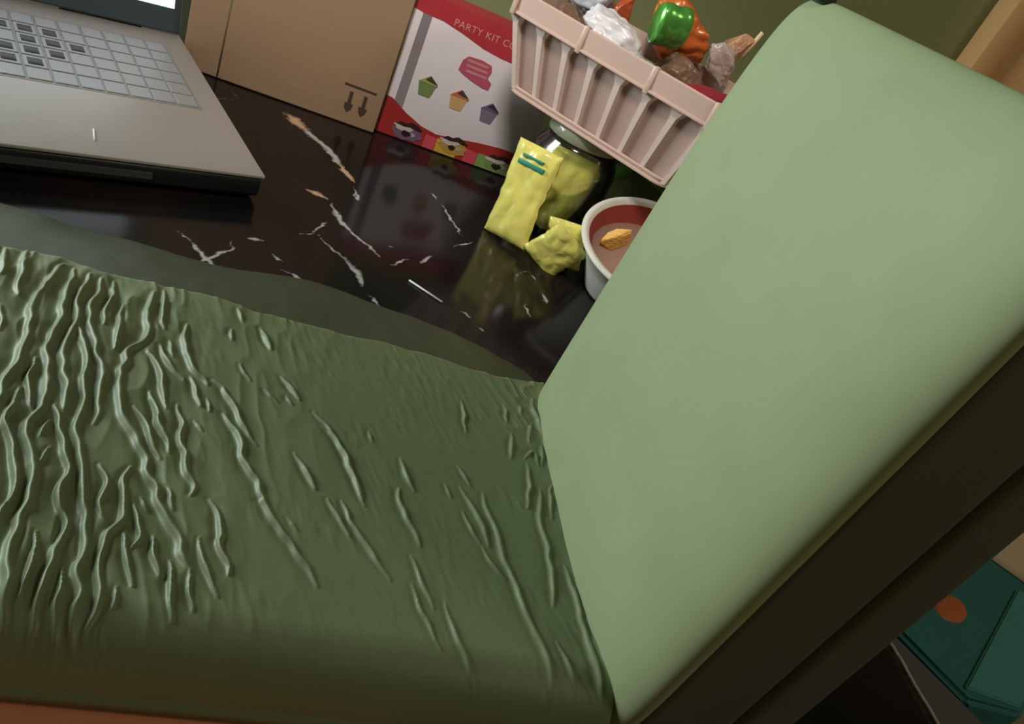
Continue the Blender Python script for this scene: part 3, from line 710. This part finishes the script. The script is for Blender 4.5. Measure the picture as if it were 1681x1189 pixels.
# ================================================================ jar, tin and yellow pouches
m_glass = mat('clear_plastic', (0.80, 0.86, 0.78, 1), 0.06, alpha=0.07, spec=0.8)
def thin_clear(name, tint, rough, haze):
    """thin clear wall: sees straight through, with a glossy coat that strengthens at grazing angles"""
    m = bpy.data.materials.new(name); m.use_nodes = True; nt = m.node_tree; N = nt.nodes; L = nt.links; N.remove(N['Principled BSDF'])
    t = N.new('ShaderNodeBsdfTransparent'); t.inputs['Color'].default_value = tint; g = N.new('ShaderNodeBsdfGlossy'); g.inputs['Roughness'].default_value = rough
    f = N.new('ShaderNodeFresnel'); f.inputs['IOR'].default_value = 1.5; a = N.new('ShaderNodeMath'); a.operation = 'ADD'; a.inputs[1].default_value = haze; L.new(f.outputs[0], a.inputs[0])
    x = N.new('ShaderNodeMixShader'); L.new(a.outputs[0], x.inputs[0]); L.new(t.outputs[0], x.inputs[1]); L.new(g.outputs[0], x.inputs[2]); L.new(x.outputs[0], N['Material Output'].inputs['Surface'])
    return m
m_glass = thin_clear('clear_plastic', (0.97, 0.98, 0.96, 1), 0.12, 0.02)
jar = empty('clear_jar', (0.214, 0.612, 0), 'clear plastic jar with yellow packets inside, under the basket', 'jar')
bm = bmesh.new(); Ro = 0.038; t_ = 0.0012
lathe(bm, [(0, 0.0008), (Ro-0.003, 0.0008), (Ro, 0.004), (Ro, 0.070), (Ro-0.002, 0.079), (Ro-0.007, 0.086), (Ro-0.008, 0.090), (Ro-0.0095, 0.090), (Ro-0.0085, 0.085), (Ro-0.0035, 0.078), (Ro-t_, 0.070), (Ro-t_, 0.005), (Ro-0.004, 0.003), (0, 0.003)])
mk('jar_body', bm, m_glass, jar)
bm = bmesh.new(); lathe(bm, [(0, 0.0905), (Ro-0.006, 0.0905), (Ro-0.0055, 0.0915), (Ro-0.0055, 0.0990), (Ro-0.007, 0.1000), (0, 0.1000)]); mk('jar_lid', bm, mat('cloudy_lid', lin((190, 196, 170)), 0.15, alpha=0.45, spec=0.8), jar)
tin = empty('green_tin', (0.304, 0.634, 0), 'dark green square tin under the right end of the basket', 'tin', math.radians(-43.6))
m_tin = mat('dark_green_tin', lin((66, 72, 34)), 0.35, var=0.3, vscale=40)
boxobj('tin_body', (-0.04, -0.036, 0.0008), (0.04, 0.036, 0.092), m_tin, tin, 0.003)
boxobj('tin_lid', (-0.0412, -0.0372, 0.0922), (0.0412, 0.0372, 0.1000), mat('olive_lid', lin((120, 118, 40)), 0.35), tin, 0.002)
bm = bmesh.new(); prism(bm, [(-0.036, 0.070), (-0.024, 0.084), (-0.010, 0.086), (-0.016, 0.070), (-0.028, 0.062)], -0.0364, -0.0358, axis='y'); prism(bm, [(-0.006, 0.080), (0.036, 0.074), (0.036, 0.077), (-0.006, 0.084)], -0.0364, -0.0358, axis='y')
mk('leaf_print', bm, mat('leaf_green', lin((96, 150, 40)), 0.4), tin)
m_yel = mat('yellow_pouch', lin((230, 222, 116)), 0.28, coat=0.5, var=0.05, vscale=60)
m_teal = mat('teal_print', lin((52, 140, 120)), 0.4)
def pouch(name, w, h, th, label, group='yellow pouches', seed=0, fold=0.0, loc=(0, 0, 0), rot=(0, 0, 0), crinkle=0.0018):
    """pillow pouch standing on its lower seal; local x width, z height"""
    e = empty(name, loc, label, 'pouch', 0, group); e.rotation_euler = [math.radians(a) for a in rot]
    nx, nz = 36, 44; bm = bmesh.new(); sh = []
    for s in (-1, 1):
        G = []
        for i in range(nx+1):
            row = []
            for j in range(nz+1):
                u = i/nx*2-1; v = j/nz*2-1; q = max(0, (1-u**4)*(1-v**6))**0.6
                c = noise.voronoi(Vector((u*1.7+seed, v*2.1, s*3.0+seed)))[0]; cr = (c[1]-c[0])
                y = s*(th/2*q*(0.8+0.25*cr)+0.0003)+crinkle*noise.noise(Vector((u*2.2+seed*3, v*2.0, 5)))
                x = u*w/2*(1-0.06*(1-abs(v)))+0.0012*noise.noise(Vector((v*5, seed, s)))
                y += fold*(abs(v)**2)*(-1)
                row.append(bm.verts.new((x, y, (v+1)/2*h)))
            G.append(row)
        for i in range(nx):
            for j in range(nz): bm.faces.new((G[i][j], G[i+1][j], G[i+1][j+1], G[i][j+1]))
        sh.append(G)
    bmesh.ops.remove_doubles(bm, verts=bm.verts, dist=0.0001)
    for b_ in ():
        pass
    A_, B_ = sh
    body = mk('pouch_body', bm, m_yel, e)
    bm = bmesh.new()
    for j, z0 in enumerate((0.0, h-0.006)):
        box(bm, (-w/2*0.98, -0.0006-fold*0.9, z0), (w/2*0.98, 0.0006-fold*0.9, z0+0.006))
    mk('seal', bm, m_yel, e)
    return e
def stripes(e, w, h, th, rows):
    bm = bmesh.new()
    for (x0, x1, z0, z1) in rows: box(bm, (x0, -th/2-0.0016, z0), (x1, -th/2*0.55, z1), 0.0006)
    mk('teal_print', bm, m_teal, e)
p1 = pouch('yellow_pouch', 0.042, 0.080, 0.013, 'yellow pouch with teal stripes leaning outside the jar, nearest the party kit box', seed=1, loc=(0.172, 0.565, 0.003), rot=(-8, -6, -42))
stripes(p1, 0.04, 0.078, 0.012, [(-0.012, 0.013, 0.0625, 0.0660), (-0.010, 0.010, 0.0690, 0.0710)])
p2 = pouch('yellow_pouch', 0.052, 0.076, 0.012, 'plain yellow pouch standing inside the clear jar', seed=2, loc=(0.210, 0.602, 0.004), rot=(0, 0, -22), crinkle=0.002)
p3 = pouch('yellow_pouch', 0.036, 0.044, 0.012, 'short crumpled yellow pouch at the foot of the jar', seed=3, loc=(0.199, 0.545, 0.0015), rot=(16, 28, -20), crinkle=0.0014)
p4 = pouch('yellow_pouch', 0.034, 0.042, 0.012, 'yellow pouch squeezed between jar and white cup', seed=4, loc=(0.222, 0.552, 0.0015), rot=(10, -12, -28), crinkle=0.0014)

# ================================================================ white cup
cup = empty('paper_cup', (0.280, 0.529, 0), 'white slanting paper cup with red lined inside and golden snack, half behind the tall pad', 'cup')
m_cup = mat('white_paper', lin((222, 218, 206)), 0.45)
CV = Vector((0.27, 0.51, 0)).normalized()          # the cup leans this way, mouth towards the near edge of the table
def lean_loft(bm, prof, seg=96):
    """rings (t, radius, dz): t 0 at the foot, 1 at the slanting mouth"""
    rings = []
    for t, r, dz in prof:
        c_ = Vector((-0.011*t, -0.020*t, 0.0008+0.058*t+dz)); tl = math.radians(18)*min(1, max(0, t))
        ax = Vector((CV.x*math.cos(tl), CV.y*math.cos(tl), math.sin(tl))); sd = Vector((-CV.y, CV.x, 0))
        if r < 1e-6: rings.append([bm.verts.new(c_)]); continue
        rings.append([bm.verts.new(c_+ax*(r*math.cos(2*math.pi*k/seg))+sd*(r*math.sin(2*math.pi*k/seg))) for k in range(seg)])
    for a, b in zip(rings, rings[1:]):
        for k in range(seg):
            k2 = (k+1) % seg; f = list(dict.fromkeys([a[k % len(a)], a[k2 % len(a)], b[k2 % len(b)], b[k % len(b)]]))
            if len(f) > 2: bm.faces.new(f)
r0, r1 = 0.038, 0.056
bm = bmesh.new(); lean_loft(bm, [(0, 0, 0), (0, r0, 0), (0.03, r0+0.001, 0), (0.5, (r0+r1)/2, 0), (0.95, r1-0.001, 0), (0.96, r1+0.003, 0), (1.0, r1+0.004, 0), (1.03, r1+0.002, 0), (1.02, r1-0.0015, 0), (0.97, r1-0.003, 0)]); mk('cup_wall', bm, m_cup, cup)
bm = bmesh.new(); lean_loft(bm, [(0.97, r1-0.003, 0), (0.76, r1-0.0085, 0)]); mk('red_band', bm, mat('maroon_lining', lin((150, 62, 54)), 0.5), cup)
bm = bmesh.new(); lean_loft(bm, [(0.76, r1-0.0085, 0), (0.07, r0-0.0008, 0), (0.07, 0, 0)]); mk('cup_lining', bm, mat('brown_lining', lin((176, 146, 130)), 0.5), cup)
crumple('fried_snack', (0.2403, 0.5150, 0.0563), (0.0075, 0.005, 0.0135), (10, 35, 0), mat('golden_crust', lin((236, 180, 90)), 0.6, bump=0.5, bscale=400), 'golden fried snack stick standing in the white cup', 'snack', seed=15, amp=0.2, freq=3.5, group=None)

# ================================================================ small stick on the marble
bm = bmesh.new(); tube(bm, [(-0.0115, 0.008, 0.001), (0.0115, -0.008, 0.001)], 0.0007, 8); o = mk('white_stick', bm, mat('white_wood', lin((228, 226, 222)), 0.4)); o.location = (0.1005, 0.447, 0)
tag(o, 'thin white stick lying on the marble in front of yellow pouches', 'stick')

# ================================================================ teal chair at the right, wooden stool at the near edge
ch = empty('teal_chair', (1.0, 0.55, -0.75), 'teal padded chair with grey frame beyond the right table edge', 'chair')
def ch_poly(name, pts, z0, z1, m, bev=0.006):
    bm = bmesh.new(); prism(bm, [(x-1.0, y-0.55) for x, y in pts], z0+0.75, z1+0.75); bmesh.ops.bevel(bm, geom=list(bm.edges), offset=bev, segments=3, affect='EDGES'); return sharp(mk(name, bm, m, ch))
m_tl = mat('teal_fabric', lin((46, 112, 110)), 0.8, var=0.15, vscale=9); m_tl2 = mat('lighter_teal_fabric', lin((72, 142, 138)), 0.8, var=0.1, vscale=9)
ch_poly('seat', [(0.872, 0.408), (0.956, 0.399), (1.58, 0.86), (1.36, 1.12), (1.10, 0.98), (0.79, 0.56)], -0.37, -0.30, m_tl)
ch_poly('seat_cushion', [(0.876, 0.424), (0.953, 0.408), (1.215, 0.560), (1.137, 0.612)], -0.302, -0.295, m_tl2, 0.002)['label'] = 'lighter teal cushion'
ch_poly('frame', [(0.70, 0.46), (0.80, 0.34), (0.90, 0.352), (0.866, 0.402), (0.782, 0.556), (0.70, 0.53)], -0.335, -0.303, mat('grey_frame', lin((88, 86, 90)), 0.5))
bm = bmesh.new(); lathe(bm, [(0.0, 0.4524), (0.012, 0.4522), (0.018, 0.4505), (0.019, 0.4480), (0, 0.4478)], 24); o = mk('orange_button', bm, mat('orange_patch', lin((190, 104, 60)), 0.6, var=0.2, vscale=60), ch); o.location = (-0.045, 0.000, 0.0); o.scale = (1.1, 2.0, 1.0); o.rotation_euler = (0, 0, math.radians(-62))
for x, y in ((0.88, 0.47), (0.96, 0.44), (1.35, 0.82), (1.10, 0.88)):
    bm = bmesh.new(); tube(bm, [(x-1.0, y-0.55, 0.0), (x-1.0, y-0.55, 0.382)], 0.012); mk('leg', bm, mat('chair_leg_grey', lin((80, 80, 84)), 0.5), ch)
st = empty('wooden_side_table', (-0.2, -0.12, -0.75), 'orange brown wooden side table pushed against the near edge of the marble', 'side table')
m_st = mat('orange_wood', lin((240, 160, 118)), 0.5, var=0.12, vscale=7)
boxobj('tabletop', (-0.35, -0.25, 0.720), (0.285, 0.2625, 0.7475), m_st, st, 0.004, 3)
for x in (-0.31, 0.26):
    for y in (-0.21, 0.21): boxobj('leg', (x-0.018, y-0.018, 0), (x+0.018, y+0.018, 0.720), m_st, st, 0.003)

bm = bmesh.new(); NX = 40; Gd = []
for i in range(NX+1):
    row = []
    for j in range(NX+1):
        u, v = i/NX, j/NX; ex = (1-(2*u-1)**8)*(1-(2*v-1)**8)
        row.append(bm.verts.new((u*0.32-0.16+0.006*noise.noise(Vector((v*5, 2, 0))), v*0.32-0.16+0.006*noise.noise(Vector((u*5, 7, 0))), 0.002+0.014*ex**0.5+0.006*noise.noise(Vector((u*5, v*4, 1)))*ex)))
    Gd.append(row)
for i in range(NX):
    for j in range(NX): bm.faces.new((Gd[i][j], Gd[i+1][j], Gd[i+1][j+1], Gd[i][j+1]))
ret = bmesh.ops.extrude_face_region(bm, geom=list(bm.faces))
for e_ in ret['geom']:
    if isinstance(e_, bmesh.types.BMVert): e_.co.z = 0.0005
o = mk('folded_cloth', bm, mat('beige_cloth', lin((205, 184, 156)), 0.85, var=0.12, vscale=20)); o.location = (1.256, 0.773, -0.2995); o.rotation_euler = (0, 0, math.radians(-44))
tag(o, 'beige folded cloth lying on the far end of the teal chair', 'cloth')
